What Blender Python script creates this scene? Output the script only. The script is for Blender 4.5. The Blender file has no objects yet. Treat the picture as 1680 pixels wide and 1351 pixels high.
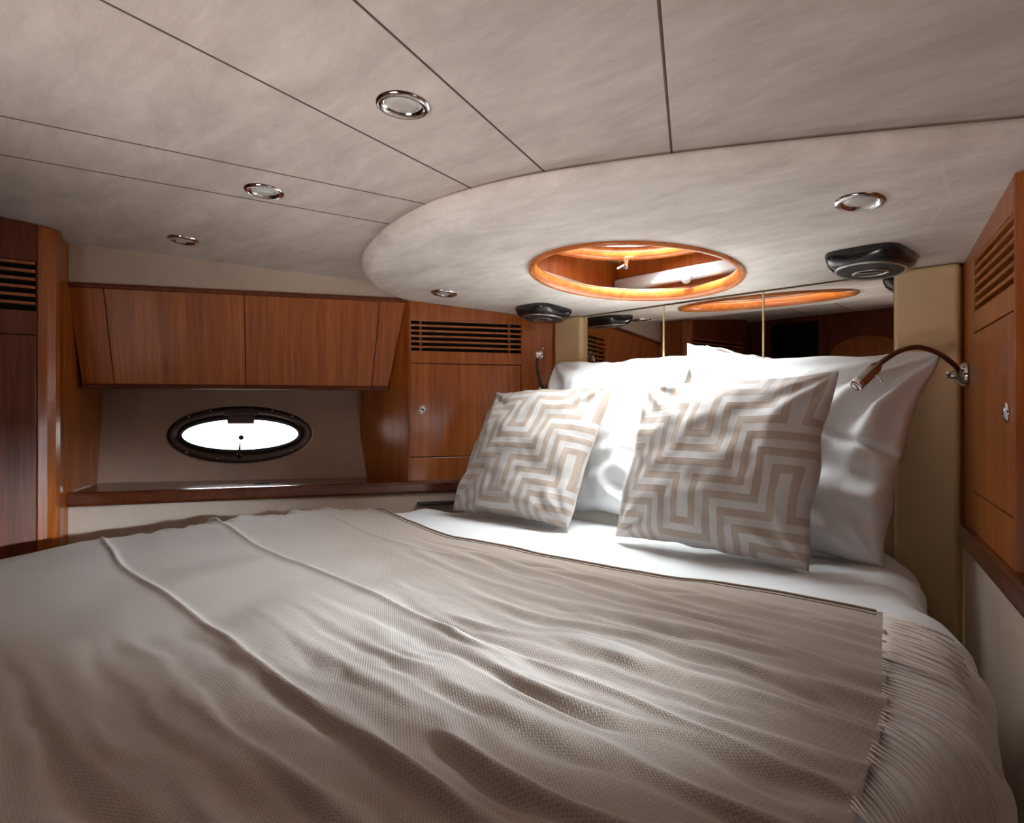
import bpy, bmesh, math, random
import numpy as np
from mathutils import Vector, Matrix, noise

S = bpy.context.scene
COL = S.collection
PI = math.pi
random.seed(4)

# ------------------------------------------------------------------ camera
# cabin axes: x athwart (0 on the centreline), y forward to the bow, z up; floor at 0
CAMP = (1.285, 0.0, 1.15)
cd = bpy.data.cameras.new('camera')
cam = bpy.data.objects.new('camera', cd); COL.objects.link(cam)
cam.location = CAMP
cam.rotation_euler = (PI/2, 0, math.radians(49.4))
cd.sensor_width = 36; cd.lens = 36*1100/1680
cd.shift_y = -7.5/1680
cd.clip_start = 0.02
S.camera = cam

# ------------------------------------------------------------------ light
w = bpy.data.worlds.new('World'); S.world = w; w.use_nodes = True
bgn = w.node_tree.nodes['Background']
bgn.inputs[0].default_value = (0.86, 0.93, 1.0, 1); bgn.inputs[1].default_value = 4.0

def area(name, loc, direction, sx, sy, power, color, shape='RECTANGLE', spread=PI):
    l = bpy.data.lights.new(name, 'AREA'); l.shape = shape; l.size = sx
    if shape in ('RECTANGLE', 'ELLIPSE'): l.size_y = sy
    l.energy = power; l.color = color; l.spread = spread
    o = bpy.data.objects.new(name, l); COL.objects.link(o)
    o.location = loc
    o.rotation_euler = Vector(direction).to_track_quat('-Z', 'Y').to_euler()
    return o
sun = bpy.data.lights.new('sun', 'SUN'); sun.energy = 13.0; sun.angle = math.radians(3); sun.color = (1, .97, .92)
so = bpy.data.objects.new('sun', sun); COL.objects.link(so); so.location = (0, 0, 5)
so.rotation_euler = Vector((-.12, .33, -.52)).to_track_quat('-Z', 'Y').to_euler()
area('hatch_daylight', (-.01, 1.585, 1.80), (0, 0, -1), .62, .62, 12, (.95, .98, 1.0), spread=math.radians(114))          # sky over the deck hatch
area('porthole_daylight_right', (1.92, .87, 1.15), (-1, -.24, -.07), .55, .12, 13.5, (.86, .92, 1.0), spread=math.radians(32))
area('porthole_daylight_left', (-1.90, .98, 1.14), (1, -.4, -.2), .6, .3, 5, (.88, .94, 1.0), spread=math.radians(90))
area('aft_fill_light', (.70, -1.15, .42), (-.62, 1.65, 1.15), .8, .6, 5.4, (1.0, .91, .87), spread=math.radians(84))  # added low fill from behind the camera, brightens the ceiling
S.view_settings.view_transform = 'Standard'; S.view_settings.look = 'None'
S.view_settings.gamma = 1; S.view_settings.use_curve_mapping = False
S.view_settings.exposure = 0.46

# ------------------------------------------------------------------ materials
def srgb(r, g, b):
    return tuple(((c/255)/12.92 if c/255 <= .04045 else ((c/255+.055)/1.055)**2.4) for c in (r, g, b))
def newmat(name):
    m = bpy.data.materials.new(name); m.use_nodes = True
    nt = m.node_tree; return m, nt, nt.nodes['Principled BSDF']
def N(nt, t, **kw):
    n = nt.nodes.new(t)
    for k, v in kw.items(): setattr(n, k, v)
    return n
def mp(nt, scale=(1, 1, 1), rot=(0, 0, 0), coord='Object'):
    tc = N(nt, 'ShaderNodeTexCoord'); m = N(nt, 'ShaderNodeMapping')
    m.inputs['Scale'].default_value = scale; m.inputs['Rotation'].default_value = rot
    nt.links.new(tc.outputs[coord], m.inputs[0]); return m
def ramp(nt, fac, stops):
    r = N(nt, 'ShaderNodeValToRGB'); e = r.color_ramp.elements
    while len(e) < len(stops): e.new(.5)
    for i, (p, c) in enumerate(stops): e[i].position = p; e[i].color = (*c, 1)
    nt.links.new(fac, r.inputs[0]); return r
def bump(nt, h, b, strength, dist, prev=None):
    n = N(nt, 'ShaderNodeBump'); n.inputs['Strength'].default_value = strength; n.inputs['Distance'].default_value = dist
    nt.links.new(h, n.inputs['Height'])
    if prev: nt.links.new(prev.outputs[0], n.inputs['Normal'])
    if b: nt.links.new(n.outputs[0], b.inputs['Normal'])
    return n
def plain(name, col, rough=.5, metal=0, coat=0, spec=.5):
    m, nt, b = newmat(name)
    b.inputs['Base Color'].default_value = (*col, 1); b.inputs['Roughness'].default_value = rough
    b.inputs['Metallic'].default_value = metal; b.inputs['Coat Weight'].default_value = coat
    b.inputs['Specular IOR Level'].default_value = spec
    return m
def wood(name, dark, mid, light, grain='z', rough=.34, scale=1.0, along=None, coat=.25):
    m, nt, b = newmat(name)
    def mp(nt, sc):
        if along is None: return globals()['mp'](nt, sc)
        tc = N(nt, 'ShaderNodeTexCoord'); d = N(nt, 'ShaderNodeVectorMath', operation='DOT_PRODUCT')
        nt.links.new(tc.outputs['Object'], d.inputs[0]); d.inputs[1].default_value = along
        sx = N(nt, 'ShaderNodeSeparateXYZ'); nt.links.new(tc.outputs['Object'], sx.inputs[0])
        cx = N(nt, 'ShaderNodeCombineXYZ'); nt.links.new(d.outputs['Value'], cx.inputs[0]); nt.links.new(sx.outputs['Z'], cx.inputs[2])
        m_ = N(nt, 'ShaderNodeMapping'); m_.inputs['Scale'].default_value = (sc[0], 1, sc[2]); nt.links.new(cx.outputs[0], m_.inputs[0]); return m_
    sc = {'z': (34, 34, 1.3), 'x': (1.3, 34, 34), 'y': (34, 1.3, 34)}[grain]
    a = mp(nt, tuple(s*scale for s in sc))
    n1 = N(nt, 'ShaderNodeTexNoise'); n1.inputs['Scale'].default_value = 1.0; n1.inputs['Detail'].default_value = 5
    n1.inputs['Roughness'].default_value = .6; n1.inputs['Distortion'].default_value = .4
    nt.links.new(a.outputs[0], n1.inputs[0])
    a2 = mp(nt, tuple(s*scale*5 for s in sc))
    n2 = N(nt, 'ShaderNodeTexNoise'); n2.inputs['Scale'].default_value = 1.0; n2.inputs['Detail'].default_value = 2
    nt.links.new(a2.outputs[0], n2.inputs[0])
    mx = N(nt, 'ShaderNodeMix'); mx.inputs[0].default_value = .38
    nt.links.new(n1.outputs[0], mx.inputs[2]); nt.links.new(n2.outputs[0], mx.inputs[3])
    r = ramp(nt, mx.outputs[0], [(.30, dark), (.5, mid), (.70, light)])
    nt.links.new(r.outputs[0], b.inputs['Base Color'])
    b.inputs['Roughness'].default_value = rough
    b.inputs['Coat Weight'].default_value = coat; b.inputs['Coat Roughness'].default_value = .16
    bump(nt, n2.outputs[0], b, .04, .002)
    return m
WD, WM, WL = srgb(124, 58, 14), srgb(166, 86, 24), srgb(194, 112, 42)
M = {}
M['wood'] = wood('cherry_wood', WD, WM, WL, coat=.6)
M['wood-1'] = wood('cherry_wood_left', WD, WM, WL, along=(-.39, -.921, 0), coat=.8)
M['wood1'] = wood('cherry_wood_right', WD, WM, WL, along=(.39, -.921, 0))
M['wood_locker'] = wood('cherry_locker_wood', WD, WM, WL, along=(-.39, -.921, 0), coat=.08, rough=.5)
M['wood_dark'] = wood('dark_cherry_wood', srgb(84, 34, 11), srgb(112, 50, 18), srgb(136, 66, 27), rough=.42, coat=.1)
M['wood_rail'] = wood('varnished_rail_wood', srgb(74, 33, 17), srgb(96, 46, 25), srgb(116, 58, 32), 'y', .24, coat=.35)
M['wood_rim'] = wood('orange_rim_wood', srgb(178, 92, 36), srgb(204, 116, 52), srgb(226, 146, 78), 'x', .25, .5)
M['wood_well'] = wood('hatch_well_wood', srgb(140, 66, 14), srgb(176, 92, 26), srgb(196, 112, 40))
M['chrome'] = plain('polished_chrome', (.78, .76, .74), .12, 1)
M['satin'] = plain('satin_steel', (.62, .60, .57), .3, 1)
M['bronze'] = plain('dark_bronze', (.10, .075, .065), .3, .75, .3)
M['black'] = plain('black_gloss_plastic', (.012, .012, .013), .25, 0, .4)
M['rubber'] = plain('black_rubber', (.02, .018, .017), .6)
M['void'] = plain('dark_interior', (.006, .005, .004), .9)
M['white_plastic'] = plain('white_plastic', (.50, .50, .49), .4)
M['lens'] = plain('frosted_lens', (.55, .53, .50), .35, 0, .3)
M['mirror'] = plain('silvered_mirror', (.66, .62, .58), .01, 1)
M['cream_leather'] = plain('cream_leather', srgb(230, 200, 154), .55)
def grille():
    m, nt, b = newmat('speaker_grille')
    b.inputs['Base Color'].default_value = (.035, .036, .035, 1); b.inputs['Roughness'].default_value = .6
    a = mp(nt, (1, 1, 1)); v = N(nt, 'ShaderNodeTexVoronoi'); v.inputs['Scale'].default_value = 380
    nt.links.new(a.outputs[0], v.inputs[0]); bump(nt, v.outputs[0], b, .6, .002)
    return m
M['grille'] = grille()

def suede(name, lo, hi, strokes=()):
    m, nt, b = newmat(name)
    a = mp(nt, (1.6, 5.0, 3.0), (0, 0, math.radians(-25)))
    n1 = N(nt, 'ShaderNodeTexNoise'); n1.inputs['Scale'].default_value = 1.8; n1.inputs['Detail'].default_value = 10
    n1.inputs['Roughness'].default_value = .74; n1.inputs['Distortion'].default_value = .25
    nt.links.new(a.outputs[0], n1.inputs[0])
    r = ramp(nt, n1.outputs[0], [(.33, lo), (.66, hi)])
    out = r.outputs[0]
    # brushed nap marks: pale strokes between pairs of points (x, y) on the panel
    if strokes:
        tc = N(nt, 'ShaderNodeTexCoord'); wob = N(nt, 'ShaderNodeTexNoise'); wob.inputs['Scale'].default_value = 14
        nt.links.new(tc.outputs['Object'], wob.inputs[0])
        wv = N(nt, 'ShaderNodeVectorMath', operation='MULTIPLY_ADD')
        nt.links.new(wob.outputs['Color'], wv.inputs[0]); wv.inputs[1].default_value = (.02, .02, 0)
        nt.links.new(tc.outputs['Object'], wv.inputs[2])
        total = None
        for (x0, y0, x1, y1, wd, amp) in strokes:
            L = math.hypot(x1-x0, y1-y0); ux, uy = (x1-x0)/L, (y1-y0)/L
            sb = N(nt, 'ShaderNodeVectorMath', operation='SUBTRACT'); nt.links.new(wv.outputs[0], sb.inputs[0]); sb.inputs[1].default_value = (x0+.01, y0+.01, 0)
            d1 = N(nt, 'ShaderNodeVectorMath', operation='DOT_PRODUCT'); nt.links.new(sb.outputs[0], d1.inputs[0]); d1.inputs[1].default_value = (ux, uy, 0)
            d2 = N(nt, 'ShaderNodeVectorMath', operation='DOT_PRODUCT'); nt.links.new(sb.outputs[0], d2.inputs[0]); d2.inputs[1].default_value = (-uy, ux, 0)
            # excess along the stroke
            e = N(nt, 'ShaderNodeMath', operation='SUBTRACT'); nt.links.new(d1.outputs['Value'], e.inputs[0]); e.inputs[1].default_value = L/2
            ea = N(nt, 'ShaderNodeMath', operation='ABSOLUTE'); nt.links.new(e.outputs[0], ea.inputs[0])
            ex = N(nt, 'ShaderNodeMath', operation='LESS_THAN'); nt.links.new(ea.outputs[0], ex.inputs[0]); ex.inputs[1].default_value = L/2
            ab = N(nt, 'ShaderNodeMath', operation='ABSOLUTE'); nt.links.new(d2.outputs['Value'], ab.inputs[0])
            mr = N(nt, 'ShaderNodeMapRange'); mr.inputs[1].default_value = 0; mr.inputs[2].default_value = wd; mr.inputs[3].default_value = amp; mr.inputs[4].default_value = 0
            nt.links.new(ab.outputs[0], mr.inputs[0])
            pr = N(nt, 'ShaderNodeMath', operation='MULTIPLY'); nt.links.new(mr.outputs[0], pr.inputs[0]); nt.links.new(ex.outputs[0], pr.inputs[1])
            if total is None: total = pr
            else:
                t2 = N(nt, 'ShaderNodeMath', operation='MAXIMUM'); nt.links.new(total.outputs[0], t2.inputs[0]); nt.links.new(pr.outputs[0], t2.inputs[1]); total = t2
        mx = N(nt, 'ShaderNodeMix', data_type='RGBA'); nt.links.new(total.outputs[0], mx.inputs[0]); nt.links.new(out, mx.inputs[6])
        mx.inputs[7].default_value = (.82, .78, .72, 1); out = mx.outputs[2]
    nt.links.new(out, b.inputs['Base Color'])
    b.inputs['Roughness'].default_value = .95; b.inputs['Specular IOR Level'].default_value = .15
    b.inputs['Sheen Weight'].default_value = .12
    a2 = mp(nt, (1, 1, 1)); n2 = N(nt, 'ShaderNodeTexNoise'); n2.inputs['Scale'].default_value = 260
    nt.links.new(a2.outputs[0], n2.inputs[0]); bump(nt, n2.outputs[0], b, .15, .002)
    return m
M['suede'] = suede('beige_suede', srgb(190, 178, 170), srgb(222, 212, 204))
M['suede_panel'] = suede('brushed_suede', srgb(200, 190, 181), srgb(240, 232, 224),
    [(.878, 1.338, .85, 1.50, .006, .6), (.85, 1.50, .754, 1.669, .004, .55), (.60, 1.295, .771, 1.355, .004, .5), (.771, 1.355, .765, 1.60, .003, .4),
     (.653, 1.518, .615, 1.665, .0035, .5), (.62, 1.53, .585, 1.64, .003, .4), (.50, 1.22, .62, 1.30, .004, .3), (.87, 1.42, .95, 1.46, .003, .4), (.32, 1.15, .42, 1.36, .004, .25)])
M['lining'] = suede('hull_lining', srgb(172, 144, 126), srgb(184, 156, 138))
M['padding'] = suede('padded_panel', srgb(202, 182, 164), srgb(212, 193, 176))

def cotton(name, col, fine=900):
    m, nt, b = newmat(name)
    b.inputs['Base Color'].default_value = (*col, 1); b.inputs['Roughness'].default_value = .85
    b.inputs['Sheen Weight'].default_value = .15; b.inputs['Specular IOR Level'].default_value = .2
    a = mp(nt, (1, 1, 1))
    n1 = N(nt, 'ShaderNodeTexNoise'); n1.inputs['Scale'].default_value = fine; nt.links.new(a.outputs[0], n1.inputs[0])
    n2 = N(nt, 'ShaderNodeTexNoise'); n2.inputs['Scale'].default_value = 9; n2.inputs['Detail'].default_value = 4; n2.inputs['Distortion'].default_value = 1.2
    nt.links.new(a.outputs[0], n2.inputs[0])
    q = bump(nt, n2.outputs[0], None, .35, .012)
    bump(nt, n1.outputs[0], b, .08, .001, q)
    return m
M['cotton'] = cotton('white_cotton', (.80, .795, .80))

def knit():
    m, nt, b = newmat('taupe_herringbone_knit')
    tc = N(nt, 'ShaderNodeTexCoord')
    sx = N(nt, 'ShaderNodeSeparateXYZ'); nt.links.new(tc.outputs['UV'], sx.inputs[0])
    def math_(op, a, bv, c=None):
        n = N(nt, 'ShaderNodeMath', operation=op)
        for i, v in enumerate((a, bv, c)):
            if v is None: continue
            if isinstance(v, (int, float)): n.inputs[i].default_value = v
            else: nt.links.new(v, n.inputs[i])
        return n.outputs[0]
    # herringbone: slanted threads whose slant flips in every narrow band (UV in metres)
    tri = math_('PINGPONG', sx.outputs['X'], .0036)
    ph = math_('MULTIPLY_ADD', tri, .9, sx.outputs['Y'])
    h = math_('SINE', math_('MULTIPLY', ph, 2*PI/.0042), None)
    band = math_('SINE', math_('MULTIPLY', sx.outputs['X'], PI/.0036), None)
    hh = math_('MULTIPLY_ADD', band, .35, h)
    no = N(nt, 'ShaderNodeTexNoise'); no.inputs['Scale'].default_value = 5; no.inputs['Detail'].default_value = 3
    nt.links.new(tc.outputs['Object'], no.inputs[0])
    mr = N(nt, 'ShaderNodeMapRange'); mr.inputs[1].default_value = -1.3; mr.inputs[2].default_value = 1.3
    nt.links.new(hh, mr.inputs[0])
    r = ramp(nt, mr.outputs[0], [(.1, srgb(164, 148, 135)), (.9, srgb(188, 173, 161))])
    mx = N(nt, 'ShaderNodeMix', data_type='RGBA', blend_type='MULTIPLY'); mx.inputs[0].default_value = .25
    nt.links.new(r.outputs[0], mx.inputs[6]); nt.links.new(no.outputs['Color'], mx.inputs[7])
    nt.links.new(r.outputs[0], b.inputs['Base Color'])
    b.inputs['Roughness'].default_value = .95; b.inputs['Sheen Weight'].default_value = .2; b.inputs['Specular IOR Level'].default_value = .1
    bump(nt, mr.outputs[0], b, .32, .0014)
    return m
M['knit'] = knit()
M['hem'] = plain('woven_hem', srgb(150, 132, 116), .9, 0, 0, .1)
M['piping'] = plain('seam_piping', srgb(112, 95, 86), .9, 0, 0, .1)
M['fringe'] = plain('cream_fringe_yarn', srgb(232, 222, 212), .9, 0, 0, .1)

def cushion_mat(name, light, dark):
    m, nt, b = newmat(name)
    at = N(nt, 'ShaderNodeAttribute'); at.attribute_name = 'stripe'
    fr = N(nt, 'ShaderNodeMath', operation='FRACT'); nt.links.new(at.outputs['Fac'], fr.inputs[0])
    r = ramp(nt, fr.outputs[0], [(0, dark), (.02, dark), (.035, tuple(c*.75 for c in dark)), (.05, dark), (.47, dark), (.50, light), (.97, light), (1, dark)])
    nt.links.new(r.outputs[0], b.inputs['Base Color'])
    b.inputs['Roughness'].default_value = .6; b.inputs['Sheen Weight'].default_value = .3
    r2 = ramp(nt, fr.outputs[0], [(0, (0, 0, 0)), (.45, (0, 0, 0)), (.52, (1, 1, 1)), (.95, (1, 1, 1)), (1, (0, 0, 0))])
    a = mp(nt, (1, 1, 1)); n1 = N(nt, 'ShaderNodeTexNoise'); n1.inputs['Scale'].default_value = 500; nt.links.new(a.outputs[0], n1.inputs[0])
    n2 = N(nt, 'ShaderNodeTexNoise'); n2.inputs['Scale'].default_value = 10; n2.inputs['Distortion'].default_value = 1; nt.links.new(a.outputs[0], n2.inputs[0])
    q0 = bump(nt, n2.outputs[0], None, .25, .01)
    q = bump(nt, r2.outputs[0], None, .25, .0015, q0); bump(nt, n1.outputs[0], b, .15, .001, q)
    return m
M['cushion'] = cushion_mat('maze_pattern_fabric', srgb(194, 187, 184), srgb(172, 153, 139))
M['cushion_back'] = cotton('cream_cushion_back', srgb(206, 196, 186))

def glass_mat():
    m, nt, b = newmat('porthole_glass')
    out = nt.nodes['Material Output']; nt.nodes.remove(b)
    t = N(nt, 'ShaderNodeBsdfTransparent'); t.inputs[0].default_value = (.93, .96, .96, 1)
    g = N(nt, 'ShaderNodeBsdfGlossy'); g.inputs['Roughness'].default_value = .03
    x = N(nt, 'ShaderNodeMixShader'); x.inputs[0].default_value = .06
    nt.links.new(t.outputs[0], x.inputs[1]); nt.links.new(g.outputs[0], x.inputs[2]); nt.links.new(x.outputs[0], out.inputs[0])
    return m
M['glass'] = glass_mat()

# ------------------------------------------------------------------ helpers
def obj(name, bm, mat, parent=None, smooth=False, bevel=0, seg=2, sub=0):
    me = bpy.data.meshes.new(name)
    bmesh.ops.recalc_face_normals(bm, faces=bm.faces[:])
    bm.to_mesh(me); bm.free()
    mats = mat if isinstance(mat, (list, tuple)) else [mat]
    for m in mats: me.materials.append(M[m] if isinstance(m, str) else m)
    if smooth:
        for p in me.polygons: p.use_smooth = True
    o = bpy.data.objects.new(name, me); COL.objects.link(o)
    if parent: o.parent = parent
    if bevel:
        b = o.modifiers.new('bevel', 'BEVEL'); b.width = bevel; b.segments = seg; b.limit_method = 'ANGLE'; b.angle_limit = math.radians(40)
    if sub:
        s = o.modifiers.new('sub', 'SUBSURF'); s.levels = sub; s.render_levels = sub
    return o
def tag(o, label, cat, group=None):
    o['label'] = label; o['category'] = cat
    if group: o['group'] = group
    return o
def thing(name, label, cat, loc=(0, 0, 0), group=None):
    o = bpy.data.objects.new(name, None); COL.objects.link(o); o.location = loc; o.empty_display_size = .1
    return tag(o, label, cat, group)
def struct(o):
    o['kind'] = 'structure'; return o
def keep(o):
    """re-origin a child mesh built in cabin coordinates under a parent Empty"""
    p = o.parent
    while p:
        if p.type == 'EMPTY' : o.data.transform(Matrix.Translation(-Vector(p.location))) ; break
        p = p.parent
    return o
def val(f, x, y): return f(x, y) if callable(f) else f
def prism(bm, pts, z0, z1):
    lo = [bm.verts.new((x, y, val(z0, x, y))) for x, y in pts]
    hi = [bm.verts.new((x, y, val(z1, x, y))) for x, y in pts]
    n = len(pts)
    bm.faces.new(lo[::-1]); bm.faces.new(hi)
    for i in range(n): bm.faces.new((lo[i], lo[(i+1) % n], hi[(i+1) % n], hi[i]))
def box(bm, x0, x1, y0, y1, z0, z1): prism(bm, [(x0, y0), (x1, y0), (x1, y1), (x0, y1)], z0, z1)
def frame_of(n):
    n = Vector(n).normalized(); a = Vector((0, 0, 1)) if abs(n.z) < .9 else Vector((1, 0, 0))
    u = a.cross(n).normalized(); v = n.cross(u); return u, v, n
def lathe(bm, origin, axis, prof, n=40, squircle=None, sx=1, sy=1, ref=None):
    """profile (radius, distance along axis)"""
    u, v, a = frame_of(axis)
    if ref is not None:
        u = Vector(ref); u = (u - a*u.dot(a)).normalized(); v = a.cross(u)
    o = Vector(origin); rings = []
    for k, (r, h) in enumerate(prof):
        if r <= 1e-6: rings.append([bm.verts.new(o + a*h)]); continue
        p = squircle[k] if squircle else 2
        ring = []
        for i in range(n):
            t = 2*PI*i/n; c, s = math.cos(t), math.sin(t)
            q = (abs(c)**p + abs(s)**p)**(-1/p)
            ring.append(bm.verts.new(o + u*(r*q*c*sx) + v*(r*q*s*sy) + a*h))
        rings.append(ring)
    for A, B in zip(rings, rings[1:]):
        if len(A) == 1 and len(B) == 1: continue
        for i in range(n):
            j = (i+1) % n
            if len(A) == 1: bm.faces.new((A[0], B[i], B[j]))
            elif len(B) == 1: bm.faces.new((A[i], A[j], B[0]))
            else: bm.faces.new((A[i], A[j], B[j], B[i]))
def tube(bm, pts, rad, n=12, caps=True):
    pts = [Vector(p) for p in pts]; rings = []
    rr = rad if isinstance(rad, (list, tuple)) else [rad]*len(pts)
    prev = None
    for i, p in enumerate(pts):
        d = (pts[min(i+1, len(pts)-1)] - pts[max(i-1, 0)]).normalized()
        if prev is None: u, v, _ = frame_of(d)
        else:
            u = (prev - d*prev.dot(d)).normalized(); v = d.cross(u)
        prev = u
        rings.append([bm.verts.new(p + (u*math.cos(2*PI*k/n) + v*math.sin(2*PI*k/n))*rr[i]) for k in range(n)])
    for A, B in zip(rings, rings[1:]):
        for i in range(n): bm.faces.new((A[i], A[(i+1) % n], B[(i+1) % n], B[i]))
    if caps: bm.faces.new(rings[0][::-1]); bm.faces.new(rings[-1])
def spline(pts, n=24):
    P = [Vector(p) for p in pts]; P = [P[0]*2-P[1]] + P + [P[-1]*2-P[-2]]; out = []
    segs = len(P)-3
    for k in range(n+1):
        t = k/n*segs; i = min(int(t), segs-1); f = t-i
        a, b, c, d = P[i:i+4]
        out.append(.5*((2*b)+(c-a)*f+(2*a-5*b+4*c-d)*f*f+(3*b-3*c+d-a)*f**3))
    return out

ANG = math.radians(22.95); SA, CA = math.sin(ANG), math.cos(ANG)
HB = 1.989; HW = .735
def W(t, out=0.0, s=-1):
    """point on a side wall: t metres aft of the headboard corner, out metres outboard; s=-1 left, +1 right"""
    return (s*(HW + SA*t + CA*out), HB - CA*t + SA*out)
def soff(x, y): return 1.517 + .092*(HB - y)
def ceil_z(x, y): return 1.69 + .083*(.6 - y)
SHZ = .855            # shelf top

# ------------------------------------------------------------------ shell
bm = bmesh.new(); box(bm, -2.4, 2.4, -1.6, 2.4, -.05, 0); struct(obj('floor', bm, 'wood_dark'))
# main ceiling: fan of upholstered panels
seams = [(-.652, .11, -.365, .936), (-.398, .096, -.145, .923), (.187, .176, .038, .922), (.452, .43, .241, .972), (.746, .714, .502, 1.076)]
def seam_x(k, y):
    if k < 0: return -2.2
    if k >= len(seams): return 2.2
    x0, y0, x1, y1 = seams[k]; return x0 + (x1-x0)*(y-y0)/(y1-y0)
bm = bmesh.new()
for k in range(-1, len(seams)):
    g = .0021; ya, yb = -.86, 1.24
    if k == -1: pts = [(-2.2, ya), (seam_x(0, ya)-g, ya), (seam_x(0, yb)-g, yb), (-.5, yb), (-.5, 1.62), (-2.2, 1.62)]
    elif k == len(seams)-1: pts = [(seam_x(k, ya)+g, ya), (2.2, ya), (2.2, 1.62), (.5, 1.62), (.5, yb), (seam_x(k, yb)+g, yb)]
    else: pts = [(seam_x(k, ya)+g, ya), (seam_x(k+1, ya)-g, ya), (seam_x(k+1, yb)-g, yb), (seam_x(k, yb)+g, yb)]
    prism(bm, pts, ceil_z, lambda x, y: ceil_z(x, y)+.012)
cl = struct(obj('ceiling', bm, 'suede', bevel=.0016, seg=2))
for k in range(len(seams)):
    bm = bmesh.new(); tube(bm, [(seam_x(k, y), y, ceil_z(seam_x(k, y), y)+.0012) for y in (-.85, .2, 1.24)], .0022, 8)
    obj('seam_piping', bm, 'piping', cl)
bm = bmesh.new()
# deck above, with the hatch hole left open
HX, HY, HH = -.015, 1.60, .33
for (x0, x1, y0, y1) in ((-2.3, 2.3, -1.5, HY-HH), (-2.3, HX-HH, HY-HH, HY+HH), (HX+HH, 2.3, HY-HH, HY+HH), (-2.3, 2.3, HY+HH, 2.3)):
    box(bm, x0, x1, y0, y1, 1.86, 1.90)
struct(obj('trim_1', bm, 'suede'))
bm = bmesh.new()
prism(bm, [(-2.2, -.86), (2.2, -.86), (2.2, 1.22), (-2.2, 1.22)], lambda x, y: ceil_z(x, y)+.014, lambda x, y: ceil_z(x, y)+.03)
struct(obj('trim_2', bm, 'void'))
# hull sides and bow
bm = bmesh.new(); box(bm, -1.2, 1.2, HB+.03, HB+.08, 0, 1.86); struct(obj('wall_bow', bm, 'cream_leather'))

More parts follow.
